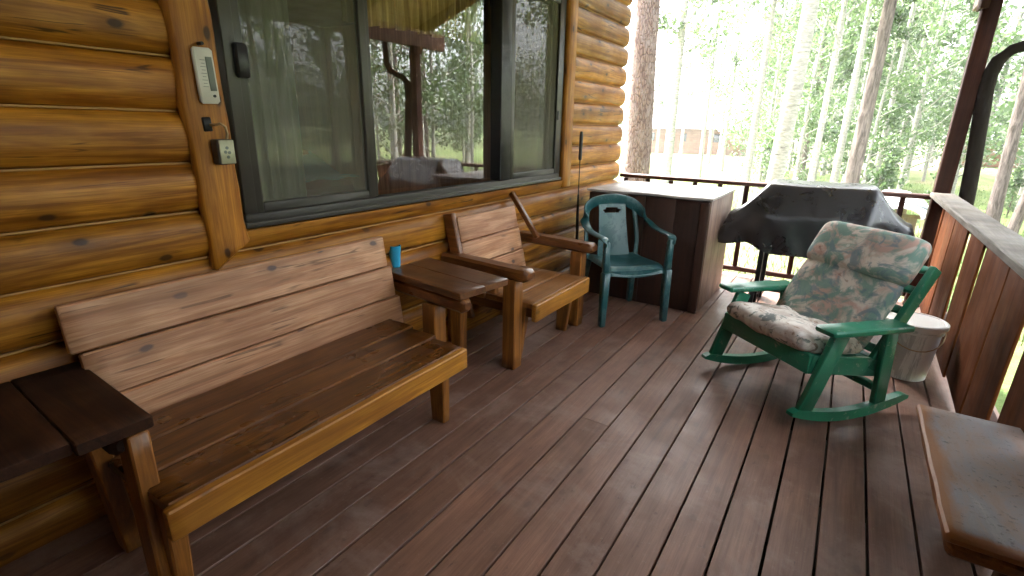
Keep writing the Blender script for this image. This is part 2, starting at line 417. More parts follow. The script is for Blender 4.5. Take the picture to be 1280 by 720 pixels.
# ------------------------------------------------------------------ setting: ground, deck
GZ = -.5
def ground():
    b = MB(); n = 60; S = 220.
    xs = [math.copysign(abs(t)**2.2, t)*S for t in np.linspace(-1, 1, n+1)]
    vs = []; fs = []
    for i, x in enumerate(xs):
        for j, y in enumerate(xs):
            d = math.hypot(x, y)
            vs.append((x, y+2, GZ+.12*noise.noise(Vector((x*.15, y*.15, 0)))*min(1, max(0, (d-7)/10))))
    for i in range(n):
        for j in range(n):
            a = i*(n+1)+j; fs.append((a, a+n+1, a+n+2, a+1))
    tag(b.add(vs, fs).build('ground', 'ground', smooth=180), kind='structure')
ground()
DY0, DY1, WX = -2.6, 5.36, -2.06
def deck():
    b = MB(); i = -7
    while True:
        x0 = -1.189+i*.1472; i += 1
        if x0 > .80: break
        gap = .0085 if x0 < -.2 else .0098
        xl, xr = x0+gap/2, x0+.1472-gap/2
        if xr < -2.3: continue
        # staggered end joints
        cuts = [DY0, DY1]
        k = (i*37) % 11
        cuts.insert(1, (.2, 2.05, 3.1, 1.15, 2.6, -.4, 1.72, 3.4, .75, 2.3, 1.45)[k])
        if i % 3: del cuts[1]
        for y0, y1 in zip(cuts[:-1], cuts[1:]):
            dz = random.uniform(-.0012, .0012); sk = random.uniform(-.0012, .0012)
            b.beam(((xl+xr)/2+sk, y0+.0003, -.019+dz), ((xl+xr)/2-sk, y1-.0003, -.019+dz), xr-xl, .038, (0,0,1), .0014, 0, seg=.5)
    d = tag(b.build('deck', 'deck_paint', smooth=30), kind='structure')
    tag(MB().box((-.65, 1.3, GZ+.06), (2.9, 7.6, .12)).build('bare_soil', 'soil'), kind='structure')
    b = MB()
    for y in np.arange(DY0+.05, DY1, .61): b.box((-.65, y, -.13), (2.9, .04, .18))
    for y in (DY0+.02, DY1-.035): b.box((-.65, y, -.14), (2.95, .036, .2))
    b.box((.77, (DY0+DY1)/2, -.14), (.036, DY1-DY0-.08, .2))
    for y in (-2.4, 1.3, 5.15):
        for x in (-1.9, .68): b.box((x, y, -.37), (.13, .13, .28))
    tag(b.build('deck_frame', 'joist'), kind='structure')
deck()

# ------------------------------------------------------------------ the log cabin
cabin = thing('log_cabin', 'varnished golden log cabin with a dark framed sliding window facing the porch', 'cabin', (-4.2, 1.3, GZ))
WY0, WY1, WZ0, WZ1 = .98, 4.10, .935, 2.34       # rough opening
def logs():
    b = MB(); P = .1815; z0 = 1.028-P*6
    ends = 5.27
    def seg(zc, y0, y1, zmax=None, round_end=False, seed=0, zmin=None):
        n = max(3, int((y1-y0)/.07)); rings = []; ph = 14
        ys = [y0+(y1-y0)*k/n for k in range(n+1)]
        if round_end: ys = ys[:-1]+[y1-.05, y1-.025, y1-.009, y1]
        for y in ys:
            e = 1.
            if round_end and y > y1-.09: e = math.sqrt(max(.02, 1-((y-(y1-.09))/.09)**2))*.85+.15
            wob = noise.noise(Vector((seed*3.1, y*1.1, 0)))*.006
            bul = .046+noise.noise(Vector((seed*7.7, y*.5, 9)))*.006
            r = []
            for k in range(ph+1):
                t = -1+2*k/ph
                x = -2.075+bul*e*(1-abs(t)**2.5)**.6
                z = zc+t*(P/2-.0012)*(.55+.45*e)+wob
                lump = noise.noise(Vector((x*9, y*4, z*14+seed)))*.0025
                zz = z
                if zmax is not None: zz = min(z, zmax)
                if zmin is not None: zz = max(z, zmin)
                r.append((x+lump, y, zz))
            r += [(-2.16, y, min(zc+P/2, zmax or 9)), (-2.16, y, zc-P/2)]
            rings.append(r)
        b.loft(rings)
    for k in range(15):
        za, zb = z0+k*P, z0+(k+1)*P; zc = (za+zb)/2
        if zb < -.05: continue
        if zb < WZ0: seg(zc, DY0, ends, None, True, k)
        elif za < WZ0:
            seg(zc, DY0, WY0+.06, None, False, k); seg(zc, WY0+.06, 3.97, WZ0-.004, False, k); seg(zc, 3.97, ends, None, True, k)
        elif za < WZ1: seg(zc, DY0, WY0+.06, None, False, k); seg(zc, 3.98, ends, None, True, k)
        else: seg(zc, DY0, ends, None, True, k)
    b.build('log_wall', 'log_pine', cabin, 50)
    b = MB()
    for k in range(15):
        z = z0+k*P
        if z < .05: continue
        for (y0, y1) in (((DY0, WY0+.05), (3.98, 5.17)) if WZ0 < z < WZ1 else ((DY0, 5.17),)):
            b.beam((-2.074, y0, z), (-2.074, y1, z), .022, .007, (0,0,1), .002, .0012)
    b.build('lit_seam', 'seam_light', cabin)  # pale strips stand in for log lips catching light
logs()
def cabin_shell():
    b = MB()                                     # wall core behind the logs, with the window opening
    X0, X1 = -2.30, -2.165
    for (y0, y1, z0, z1) in ((DY0-1, WY0+.09, GZ, 3.3), (3.96, 5.15, GZ, 3.3), (WY0+.09, 3.96, GZ, WZ0-.012), (WY0+.09, 3.96, WZ1, 3.3)):
        b.box(((X0+X1)/2, (y0+y1)/2, (z0+z1)/2), (X1-X0, y1-y0-.004, z1-z0), .001)
    b.build('wall_core', 'core_dark', cabin, 0)
    b = MB()                                     # inner walls of the room, back window and an added unseen opening left open
    XB = -6.3; y0, y1 = -1.2, 5.0
    WB = (4.20, 4.47, 1.03, 1.73)
    for (a, c, d, e) in ((y0, .1, 0, 2.66), (1.7, WB[0], 0, 2.66), (.1, 1.7, 0, .9), (.1, 1.7, 2.0, 2.66), (WB[1], y1, 0, 2.66), (WB[0], WB[1], 0, WB[2]), (WB[0], WB[1], WB[3], 2.66)):
        b.box((XB-.06, (a+c)/2, (d+e)/2), (.12, c-a-.003, e-d-.003), .001)
    b.box((-4.3, y0-.06, 1.32), (4.1, .12, 2.7), .001); b.box((-4.3, y1+.06, 1.32), (4.1, .12, 2.7), .001)
    b.build('room_wall', 'room_panel', cabin, 0)
    b = MB().box((-4.3, 1.9, -.05), (4.1, 6.3, .08)); b.build('room_floor', 'table_brown', cabin)
    b = MB().box((-4.3, 1.9, 2.62), (4.1, 6.3, .08)); b.build('room_ceiling', 'roof_brown', cabin)
    w = MB(); w.box((XB, 4.335, 1.045), (.05, .27, .03)); w.box((XB, 4.335, 1.715), (.05, .27, .03))
    for y in (4.213, 4.37, 4.457): w.box((XB, y, 1.38), (.05, .026, .638))
    w = w.build('back_window', 'window_metal', cabin)
    w = MB(); w.box((XB, .9, .915), (.05, 1.6, .03)); w.box((XB, .9, 1.985), (.05, 1.6, .03)); w.box((XB, .9, 1.45), (.05, .03, 1.03))  # second back window, out of view, added to light the room
    w.build('back_window', 'window_metal', cabin)
    # unseen log walls behind and beside the camera, added to darken the near porch
    b = MB()
    for k in range(15):
        zc = .03+k*.1815
        b.tube([(-2.02, DY0-.06, zc), (-.6, DY0-.06, zc), (1.0, DY0-.06, zc)], .093, 12)
    for k in range(14):
        zc = .03+k*.1815
        b.tube([(.84, DY0-.05, zc), (.84, -1.2, zc), (.84, .15, zc)], .093, 12)
    b.build('shade_wall', 'log_pine', cabin)
cabin_shell()
def roof():
    # shed slope over the porch: low at the eave, rising to the ridge over the room
    def z(x): return 2.40+(.98-x)*.36
    b = MB()
    for k in range(17):
        xa = 1.12-k*.34; xb = xa-.335
        b.beam(((xa+xb)/2, DY0-1.2, z((xa+xb)/2)+.19), ((xa+xb)/2, 5.85, z((xa+xb)/2)+.19), .35, .03, Vector((.36, 0, 1)), .003)
    rf = b.build('roof', 'roof_boards', cabin)
    b = MB()
    b.beam((1.15, DY0-1.25, z(1.15)+.23), (-4.62, DY0-1.25, z(-4.62)+.23), .03, .02, (0,0,1))
    for k in range(8):
        y = 5.62-k*1.16
        b2 = MB().beam((1.08, y, z(1.08)+.11), (-2.3, y, z(-2.3)+.11), .05, .13, (.36,0,1), .004)
        b2.build('rafter', 'roof_brown', cabin)
    b = MB().beam((1.15, 2.5, 0), (1.15, 2.5, 0.02), .01, .01)
    b = MB(); b.beam((-4.5, DY0-1.2, z(-4.5)+.2), (-4.5, 5.85, z(-4.5)+.2), .2, .06)
    b.beam((-6.9, DY0-1.2, 3.3), (-6.9, 5.85, 3.3), .08, .2)
    b.build('ridge_cap', 'roof_brown', cabin)
    b = MB()
    b.add([(-4.5, DY0-1.2, z(-4.5)+.17), (-4.5, 5.85, z(-4.5)+.17), (-7.0, 5.85, 3.3), (-7.0, DY0-1.2, 3.3), (-4.5, DY0-1.2, z(-4.5)+.2), (-4.5, 5.85, z(-4.5)+.2), (-7.0, 5.85, 3.33), (-7.0, DY0-1.2, 3.33)],
          [(0,1,2,3), (7,6,5,4), (0,3,7,4), (1,0,4,5), (2,1,5,6), (3,2,6,7)])
    b.build('back_roof', 'roof_brown', cabin)
    b = MB().beam((.63, DY0, 2.39), (.63, 5.75, 2.39), .09, .20, (0,0,1), .005); b.build('eave_beam', 'roof_brown', cabin)
    b = MB().box((.585, 5.20, 2.25), (.05, .16, .08)); b.build('beam_bracket', 'post_brown', cabin)
roof()
def window():
    f = MB(); X = -2.085
    y0, y1, z0, z1 = 1.16, 3.90, .945, 2.34
    d, w = .075, .055
    f.box((X, (y0+y1)/2, z0+.024), (d, y1-y0, .048)); f.box((X, (y0+y1)/2, z1-.024), (d, y1-y0, .048))
    f.box((X, y0+w/2, (z0+z1)/2), (d, w, z1-z0-.098)); f.box((X, y1-.045, (z0+z1)/2), (d, .09, z1-z0-.098))
    f.box((X+.03, (y0+y1)/2, z0+.004), (.05, y1-y0+.02, .024))
    win = f.build('window', 'window_metal', cabin)
    def sash(name, ya, yb, x, mat, st=.05):
        s = MB(); zz0, zz1 = z0+.05, z1-.05
        s.box((x, ya+st/2, (zz0+zz1)/2), (.026, st, zz1-zz0)); s.box((x, yb-st/2, (zz0+zz1)/2), (.026, st, zz1-zz0))
        s.box((x, (ya+yb)/2, zz0+.02), (.026, yb-ya-2*st-.002, .04)); s.box((x, (ya+yb)/2, zz1-.02), (.026, yb-ya-2*st-.002, .04))
        return s.build(name, mat, win)
    def pane(name, ya, yb, x, mat):
        s = MB().add([(x, ya, z0+.07), (x, yb, z0+.07), (x, yb, z1-.07), (x, ya, z1-.07)], [(0,1,2,3)])
        return s.build(name, mat, win, 0)
    sash('sash', 1.20, 1.87, -2.062, 'window_metal', .045); sash('sash', 3.14, 3.86, -2.062, 'window_metal', .05)
    m = MB().box((-2.085, 3.07, (z0+z1)/2), (.09, .125, z1-z0-.1)); m.build('mullion', 'window_black', win)
    m = MB().box((-2.098, 1.885, (z0+z1)/2), (.05, .05, z1-z0-.1)); m.build('mullion', 'window_metal', win)
    pane('screen', 1.24, 1.83, -2.066, 'screen'); pane('screen', 3.19, 3.81, -2.066, 'screen')
    pane('glass_pane', 1.21, 1.90, -2.108, 'glass'); pane('glass_pane', 1.86, 3.05, -2.116, 'glass'); pane('glass_pane', 3.13, 3.86, -2.108, 'glass')
    h = MB().beam((-2.040, 1.222, 1.52), (-2.040, 1.222, 1.645), .052, .03, (1,0,0), .008); h.build('handle', 'black_plastic', win)
    h = MB().box((-2.046, 3.832, 1.45), (.014, .02, .07)); h.build('latch', 'black_plastic', win)
window()
def trims():
    b = MB(); b.beam((-2.030, 1.063, .80), (-2.030, 1.015, 2.45), .155, .05, (1,0,0), .012, .002, seg=.06, edge=.011, seed=3.3)
    # mitred lower end
    for i, p in enumerate(b.v):
        if p.z < .93: b.v[i] = Vector((p.x, p.y, max(p.z, .80+max(0, p.y-1.03)*.9)))
    b.build('window_trim', 'trim_pine', cabin, 50)
    b = MB(); b.beam((-2.045, 4.00, .87), (-2.045, 3.985, 2.45), .145, .045, (1,0,0), .009, .001, seg=.08, edge=.004, seed=9.1)
    b.build('window_trim', 'trim_pine', cabin, 50)
    b = MB(); b.beam((-2.035, 1.0, 2.405), (-2.035, 4.1, 2.405), .05, .13, (0,0,1), .01, .001, edge=.004); b.build('window_trim', 'trim_pine', cabin, 50)
trims()

# things inside the window
def inside():
    def cur(name, y0, y1, z0, z1, x, amp, waves, mat, hem=0.):
        def fn(u, v):
            y = y0+(y1-y0)*u
            zb = z0+hem*noise.noise(Vector((y*9, 0, 0)))+.05*(u if hem else 0)
            return (x+amp*math.sin(u*waves*6.283+.8*math.sin(u*9))*(1-.3*v), y, zb+(z1-zb)*v)
        return MB().sheet(fn, waves*10, 8, .004).build(name, mat, None, 60)
    tag(cur('curtain', 1.18, 1.60, .35, 2.45, -2.26, .022, 8, 'curtain_green'), 'pale green pleated curtain hanging behind the left window pane', 'curtain')
    tag(cur('valance', 1.90, 3.16, 1.845, 2.40, -2.25, .016, 22, 'valance_gold', .018), 'short golden brown valance across the top of the middle window pane', 'valance')
    t = thing('sofa', 'sofa with a turquoise throw and red brown front inside the cabin', 'sofa', (-4.75, 3.0, 0))
    MB().box((-4.62, 3.0, .46), (.72, 1.25, .70), .05).build('base', 'sofa_red', t)
    b = MB(); b.sheet(lambda u, v: (-4.24-.75*u, 2.36+1.28*v, .845+.30*max(0, u-.35)+.012*math.sin(v*22+u*5)), 14, 20, .02); b.build('throw', 'turquoise', t)
    MB().beam((-5.02, 2.36, .80), (-5.02, 3.64, .80), .16, .55, (0,0,1), .05).build('backrest', 'sofa_red', t)
inside()

# ------------------------------------------------------------------ post, pole, railings
def posts():
    t = MB().beam((.632, 5.215, -.14), (.632, 5.215, 2.285), .10, .105, (1,0,0), .005)
    tag(t.build('corner_post', 'post_brown'), 'square dark red brown porch post at the far right deck corner', 'post')
    pts = [(.83, 5.18, GZ-.1), (.81, 5.18, .3), (.785, 5.17, .9), (.745, 5.17, 1.40), (.722, 5.17, 1.66), (.722, 5.17, 1.78), (.745, 5.168, 1.87), (.80, 5.165, 1.935), (.90, 5.16, 1.97), (1.02, 5.16, 2.02), (1.08, 5.16, 2.12), (1.10, 5.16, 2.42)]
    P = []
    for i in range(len(pts)-1):
        for q in (0, .5): P.append(Vector(pts[i]).lerp(Vector(pts[i+1]), q))
    P.append(Vector(pts[-1]))
    rad = [.049 if p.z < 1.6 else .045 if p.z < 1.9 else .036 for p in P]
    tag(MB().tube(P, rad, 12, True, .12).build('bent_pole', 'pole_dark'), 'dark bent pole curving outward beside the corner post', 'pole')
posts()
def railings():
    r = thing('slatted_railing', 'low brown railing with thin upright balusters along the far deck edge', 'railing', (-.7, 5.25, 0))
    MB().beam((-2.02, 5.25, .895), (.58, 5.25, .885), .09, .038, (0,0,1), .005).build('top_rail', 'rail_dark_x', r)
    MB().beam((-2.02, 5.25, .075), (.58, 5.25, .075), .04, .045, (0,0,1), .005).build('bottom_rail', 'rail_dark_x', r)
    for k in range(11):
        x = -1.96+k*.2365
        MB().box((x, 5.248, .4845), (.040, .036, .77)).build('baluster', 'post_brown', r)
    r = thing('plank_railing', 'solid reddish brown plank railing with a grey weathered cap on the right', 'railing', (.63, 1.3, 0))
    c = MB().beam((.634, DY0+.02, .912), (.634, 5.155, .912), .148, .036, (0,0,1), .005, .0015, seg=.12); c.build('rail_cap', 'cap_grey', r)
    MB().beam((.70, DY0+.02, .83), (.70, 5.14, .83), .036, .09, (0,0,1), .004).build('stringer', 'post_brown', r)
    MB().beam((.70, DY0+.02, .17), (.70, 5.14, .17), .036, .09, (0,0,1), .004).build('stringer', 'post_brown', r)
    ed = [5.13, 5.04, 4.485, 3.963, 3.526, 2.986, 2.543, 2.05, 1.57, 1.06, .58, .1, -.4, -.9, -1.4, -1.9, -2.4]
    gp = [.006, .05, .07, .08, .05, .06, .115, .06, .05, .03, .014, .012, .012, .012, .012, .012, .012]
    OFF = (0, .004, -.003, .003, .010)
    for k in range(len(ed)-1):
        y1 = ed[k]-gp[k]/2; y0 = ed[k+1]+gp[k+1]/2; yc = (y0+y1)/2
        ln = random.uniform(.02, .07)
        b = MB().beam((.664+OFF[k%5], yc+ln, .035), (.664+OFF[k%5], yc, .892), y1-y0, .013, (1,0,0), .003, .001, seg=.2)
        b.build('plank', 'rail_plank', r)
railings()

# ------------------------------------------------------------------ wooden bench with table arms
def bench():
    t = thing('wooden_bench', 'long slatted wooden bench with pale weathered backrest and dark seat against the log wall', 'bench', (-1.65, 1.06, 0))
    b = MB()
    for k in range(3):
        xc = -1.425-.178*k
        b.beam((xc, .44-.004*k, .381), (xc, 1.68+.03*k, .381), .170, .036, (0,0,1), .006, .0015)
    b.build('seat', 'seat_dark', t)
    MB().beam((-1.322, .425, .352), (-1.322, 1.675, .352), .034, .094, (0,0,1), .005, .002, seg=.05).build('front_rail', 'gold_rail', t)
    b = MB(); up = Vector((-.145, 0, 1)).normalized()
    for k in range(3):
        q = .075+.163*k
        c = Vector((-1.895, 0, .335))+up*q
        b.beam((c.x, .52-.022*k, c.z), (c.x, 1.855-.025*k, c.z), .034, .158, up, .006, .0018, seg=.06)
    b.build('backrest', 'back_board', t)
    for y in (.60, 1.74):
        MB().beam((-1.905, y, .0), (-1.99, y, .78), .07, .035, (1,0,0), .004).build('back_post', 'leg_gold_z', t)
    for y in (.50, 1.615):
        MB().beam((-1.86, y, .335), (-1.345, y, .335), .036, .05, (0,0,1), .004).build('side_rail', 'arm_brown', t)
    for (y, ty) in ((.475, -.01), (1.63, .01)):
        MB().beam((-1.445, y, .357), (-1.445, y+ty, 0), .055, .098, (1,0,0), .005, .001, .80).build('leg', 'leg_gold_z', t)
    # the arm that widens into a small table, one at each end
    a = MB()
    rz = R(-8)
    ca, sa = math.cos(rz), math.sin(rz)
    def P(x, y, z): return Vector((-1.75+x*ca-y*sa, 2.02+x*sa+y*ca, z))
    for k, y in enumerate((-.090, .0885)):
        a.beam(P(-.33, y, .582), P(.335-.006*k, y, .582), .1775, .036, (0,0,1), .004, .001, seed=4.)
    a = a.build('table_arm', 'table_brown', t)
    MB().beam(P(-.31, -.13, .525), P(.34, -.13, .525), .075, .075, (0,0,1), .024, .002).build('arm_beam', 'arm_brown', a)
    MB().beam(P(-.31, .15, .532), P(.27, .15, .532), .036, .06, (0,0,1), .006).build('arm_beam', 'arm_brown', a)
    MB().beam(P(.09, -.135, .486), P(.09, -.135, 0), .088, .088, (1,0,0), .005, .001).build('arm_post', 'leg_gold_z', a)
    MB().beam((-1.775, 2.20, .50), (-1.79, 2.215, 0), .07, .085, (1,0,0), .005, .001, .85).build('arm_post', 'leg_gold_z', a)
    a = MB()
    for (yc, x1, w) in ((.408, -1.462, .1692), (.238, -1.490, .1692), (.068, -1.50, .1692)):
        a.beam((-2.02, yc+.02, .582), (x1, yc, .582), w, .036, (0,0,1), .004, .0008, seed=2.)
    a = a.build('table_arm', 'table_shaded', t)  # table wood with the shade of the dim left end in its colour
    MB().beam((-2.0, .43, .532), (-1.49, .43, .532), .07, .06, (0,0,1), .018, .002).build('arm_beam', 'table_shaded', a)
    MB().beam((-1.50, .452, .56), (-1.47, .440, .0), .052, .085, (1,0,0), .005, .001).build('arm_post', 'leg_gold_z', a)
    MB().beam((-1.70, .415, .56), (-1.80, .47, .0), .052, .07, (1,0,0), .005, .001).build('arm_post', 'leg_gold_z', a)
    MB().beam((-1.90, .05, .56), (-1.92, .06, .0), .06, .07, (1,0,0), .005, .001).build('arm_post', 'leg_gold_z', a)
bench()
def cup():
    c = (-2.035, 1.965, .600)
    b = MB().lathe(c, [(.024,0), (.026,.002), (.034,.118), (.035,.122), (.032,.122), (.024,.006)], 24)
    tag(b.build('cup', 'cup_blue'), 'bright blue plastic cup standing on the bench table beside the backrest', 'cup')
cup()
def armchair():
    t = thing('wooden_armchair', 'wooden plank armchair with thick brown arms between the bench and the green chair', 'armchair', (-1.7, 2.72, 0))
    b = MB()
    for k in range(3):
        xc = -1.455-.172*k
        b.beam((xc, 2.37, .382), (xc, 3.055, .382), .165, .036, (0,0,1), .006, .0015)
    b.build('seat', 'bench_edge', t)
    MB().beam((-1.358, 2.355, .348), (-1.358, 3.065, .348), .034, .104, (0,0,1), .005, .002, seg=.05).build('front_rail', 'gold_rail', t)
    b = MB(); up = Vector((-.22, 0, 1)).normalized()
    for k in range(3):
        c = Vector((-1.868, 0, .36))+up*(.08+.158*k)
        b.beam((c.x, 2.42, c.z), (c.x, 3.09-.01*k, c.z), .032, .152, up, .006, .0018, seg=.06)
    b.build('backrest', 'back_board', t)
    MB().beam((-1.86, 2.405, .2), (-2.005, 2.40, .845), .035, .075, (1,0,0), .004).build('back_post', 'arm_brown', t)
    MB().beam((-1.80, 3.135, .60), (-2.03, 3.135, .905), .034, .036, (1,0,0), .004).build('back_post', 'arm_brown', t)
    for y in (2.335, 3.175):
        MB().beam((-2.03, y+.05, .578), (-1.36, y-.02, .578), .105, .066, (0,0,1), .020, .002).build('arm', 'arm_brown', t)
        MB().beam((-1.48, y-.015, .544), (-1.48, y-.015, 0 if y < 3 else 0), .085, .085, (1,0,0), .005, .001).build('arm_post', 'leg_gold_z', t)
    for y in (2.415, 3.02):
        MB().beam((-1.49, y, .362), (-1.505, y-.02, 0), .05, .12, (1,0,0), .005, .001, .62).build('leg', 'leg_gold_z', t)
        MB().beam((-1.98, y, .40), (-1.98, y, 0), .05, .09, (1,0,0), .005, .001).build('leg', 'leg_gold_z', t)
        MB().beam((-2.0, y, .332), (-1.376, y, .332), .04, .062, (0,0,1), .004).build('side_rail', 'arm_brown', t)
armchair()

# ------------------------------------------------------------------ green plastic chair
def plastic_chair():
    t = thing('plastic_chair', 'dark green moulded plastic armchair in front of the brown storage box', 'chair', (-1.295, 3.555, 0), None, R(-131.3), True)
    def seat(u, v):
        x = (u-.5)*.455*(1-.10*(1-v)); y = -.20+.42*v
        z = .425-.030*math.exp(-((x/.15)**2))*math.exp(-((y+.03)/.14)**2)+.012*(abs(x)/.22)**4
        if v > .86: z -= .060*((v-.86)/.14)**2
        if abs(u-.5) > .44: z -= .03*((abs(u-.5)-.44)/.06)**1.5
        return (x, y, z)
    MB().sheet(seat, 20, 20, .007).build('seat', 'green_plastic', t, 60)
    def apron(u, v):
        x = (u-.5)*.43; return (x, .205+.012*math.sin(u*3.14), .405-.035*v-.018*v*math.sin(u*3.14))
    MB().sheet(apron, 14, 4, .006).build('seat_apron', 'green_plastic', t, 60)
    def splat(u, v):
        w = .225+.05*(1-v)**2; x = (u-.5)*w; y = -.185-.085*v-.02*math.cos((u-.5)*3)+.02; z = .41+.395*v
        return (x, y, z)
    MB().sheet(splat, 18, 30, .008, lambda u, v: not (((u-.5)/.33)**2+((v-.875)/.052)**2 < 1)).build('back_splat', 'green_plastic', t, 60)
    def spl(ctrl, n=8):
        out = []
        c = [Vector(p) for p in ctrl]; c = [c[0]*2-c[1]]+c+[c[-1]*2-c[-2]]
        for i in range(1, len(c)-2):
            for k in range(n):
                q = k/n; p0, p1, p2, p3 = c[i-1:i+3]
                out.append(.5*((2*p1)+(-p0+p2)*q+(2*p0-5*p1+4*p2-p3)*q*q+(-p0+3*p1-3*p2+p3)*q**3))
        return out+[c[-2]]
    half = [(.245,.215,.585), (.262,.19,.632), (.268,.08,.640), (.270,-.05,.650), (.262,-.15,.690), (.235,-.225,.752), (.17,-.268,.808), (.08,-.285,.832)]
    path = spl([(x,y,z) for x,y,z in half]+[(0,-.288,.838)]+[(-x,y,z) for x,y,z in half[::-1]])
    ups = []; ws = []
    for p in path:
        q = max(0, min(1, (p.z-.66)/.13))
        ups.append(Vector((p.x*1.2*q, -q, 1-q*.85))); ws.append(.058+.024*q)
    MB().strip(path, ups, ws, .014).build('arm_rail', 'green_plastic', t, 60)
    for sx in (1, -1):
        # front legs rise to the arms
        p = [(sx*.250,.215,0), (sx*.243,.208,.40), (sx*.247,.207,.60)]
        MB().beam(p[0], p[1], .044, .050, (0,1,0), .008, 0, 1.25).build('leg', 'green_plastic', t)
        MB().beam((sx*.243,.208,.40), (sx*.250,.205,.618), .050, .042, (0,1,0), .008, 0, .85).build('arm_support', 'green_plastic', t)
        MB().beam((sx*.228,-.27,0), (sx*.195,-.195,.41), .042, .045, (0,1,0), .008, 0, 1.2).build('leg', 'green_plastic', t)
        b = MB(); b.strip(spl([(sx*.20,-.19,.41), (sx*.215,-.215,.54), (sx*.205,-.25,.70), (sx*.19,-.262,.785)], 6), [Vector((sx*.3,-1,.1))]*19, .034, .016)
        b.build('back_stile', 'green_plastic', t, 60)
plastic_chair()

# ------------------------------------------------------------------ storage box, stick
def box():
    t = thing('storage_box', 'large dark brown wooden storage box with its top tinted pale for sky light beside the far railing', 'box', (-1.27, 4.35, 0))
    x0, x1, y0, y1, z1 = -1.76, -.80, 3.90, 4.74, .875
    b = MB()
    for k in range(4):
        xa = x0+(x1-.012-x0)*k/4; xb = x0+(x1-.012-x0)*(k+1)/4
        b.box(((xa+xb)/2, y0+.010, z1/2-.004), (xb-xa-.003, .02, z1-.02), .002)
    b.build('front_panel', 'box_brown', t)
    MB().box((x1-.008, (y0+y1)/2+.012, z1/2-.004), (.02, y1-y0-.02, z1-.02), .002).build('side_panel', 'box_ply', t)
    MB().box((x0+.01, (y0+y1)/2, z1/2-.004), (.02, y1-y0-.05, z1-.02), .002).build('side_panel', 'box_brown', t)
    MB().box(((x0+x1)/2, y1-.01, z1/2-.004), (x1-x0-.05, .02, z1-.02), .002).build('back_panel', 'box_brown', t)
    b = MB().sheet(lambda u, v: (x0-.015+(x1-x0+.03)*u, y0-.018+(y1-y0+.04)*v, z1+.004+.006*noise.noise(Vector((u*3, v*3, 4)))), 16, 14, .016); b.build('lid', 'box_top_skylit', t)
    MB().box((x1-.035, y0-.004, z1/2-.01), (.065, .014, z1-.03), .003).build('corner_board', 'box_brown', t)
    s = MB(); s.tube([(-1.952, 4.155, .02), (-1.966, 4.13, .60), (-1.968, 4.126, .80)], [.016, .014, .008], 8); s.tube([(-1.968, 4.126, .80), (-1.97, 4.125, 1.09)], .0045, 8)
    st = s.build('leaning_stick', 'black_metal'); tag(st, 'thin black stick with a thick grip standing upright beside the window trim', 'stick')
    g = MB().tube([(-1.97, 4.125, 1.09), (-1.97, 4.125, 1.10), (-1.97, 4.125, 1.30), (-1.97, 4.125, 1.33)], [.006, .015, .016, .011], 10); g.build('grip', 'black_plastic', st)
box()

# ------------------------------------------------------------------ covered grill
def grill():
    t = thing('barbecue_grill', 'barbecue grill under a draped black cover at the far railing', 'grill', (-.15, 4.48, 0))
    def topz(x):
        a = abs(x+.152)
        if a < .335: return .995
        q = min(1, (a-.335)/.24)
        return .995-.245*(1-(1-q)**1.35)-.02*max(0, a-.575)
    def prof(x):
        a = abs(x+.152); q = max(0, min(1, (a-.33)/.1)); T = topz(x); H = .492+.02*math.sin(x*7)+.012*math.sin(x*19)
        yf = 4.235+.055*q+.02*max(0, a-.5); yb = 4.72-.04*q
        fr = .10*(1-q)+.03
        return [(yf-.005+.012*math.sin(x*31), H), (yf-.004+.01*math.sin(x*27+1), H+.12), (yf, T-.235*(1-q)-.10*q), (yf+fr*.35, T-.12*(1-q)-.05*q), (yf+fr*.8, T-.02), (yf+fr+.02, T-.002), ((yf+yb)/2, T+.004), (yb-.06, T-.002), (yb-.02, T-.03), (yb, T-.15), (yb+.005, H+.05), (yb+.005, H+.02)]
    X0, X1 = -.79, .485; nu = 46
    def fn(u, v):
        x = X0+(X1-X0)*u; p = prof(x); n = len(p)-1
        f = v*n; i = min(int(f), n-1); q = f-i
        y = p[i][0]*(1-q)+p[i+1][0]*q; z = p[i][1]*(1-q)+p[i+1][1]*q
        w = noise.noise(Vector((x*5, y*4, z*5)))*.018+noise.noise(Vector((x*13, y*9, z*11+4)))*.004
        e = min(u, 1-u)*nu
        if e < 1.5:                               # closed ends hang down
            z = z-(1.5-e)/1.5*max(0, z-.50)*.75; y = y+(4.48-y)*(1.5-e)/1.5*.10
        return (x+w*.4, y+w, z+w*.5)
    b = MB().sheet(fn, nu, 44, .006)
    b.build('cover', 'cover', t, 70)
    for x in (-.46, .16):
        for y in (4.30, 4.66):
            MB().beam((x, y, 0), (x, y, .72), .034, .034, (1,0,0), .004).build('leg', 'black_metal', t)
        MB().beam((x, 4.325, .13), (x, 4.635, .13), .02, .03, (0,0,1), .003).build('leg_brace', 'black_metal', t)
    MB().box((-.15, 4.48, .165), (.58, .30, .018)).build('shelf', 'black_metal', t)
    MB().box((-.15, 4.48, .62), (.60, .36, .22), .03).build('firebox', 'black_metal', t)
    MB().box((-.15, 4.48, .705), (1.16, .34, .02), .004).build('side_shelf', 'black_metal', t)
    for y in (4.30, 4.66): MB().tube([(-.50, y, .075), (-.46, y, .075)], .075, 18).build('wheel', 'black_plastic', t)
grill()

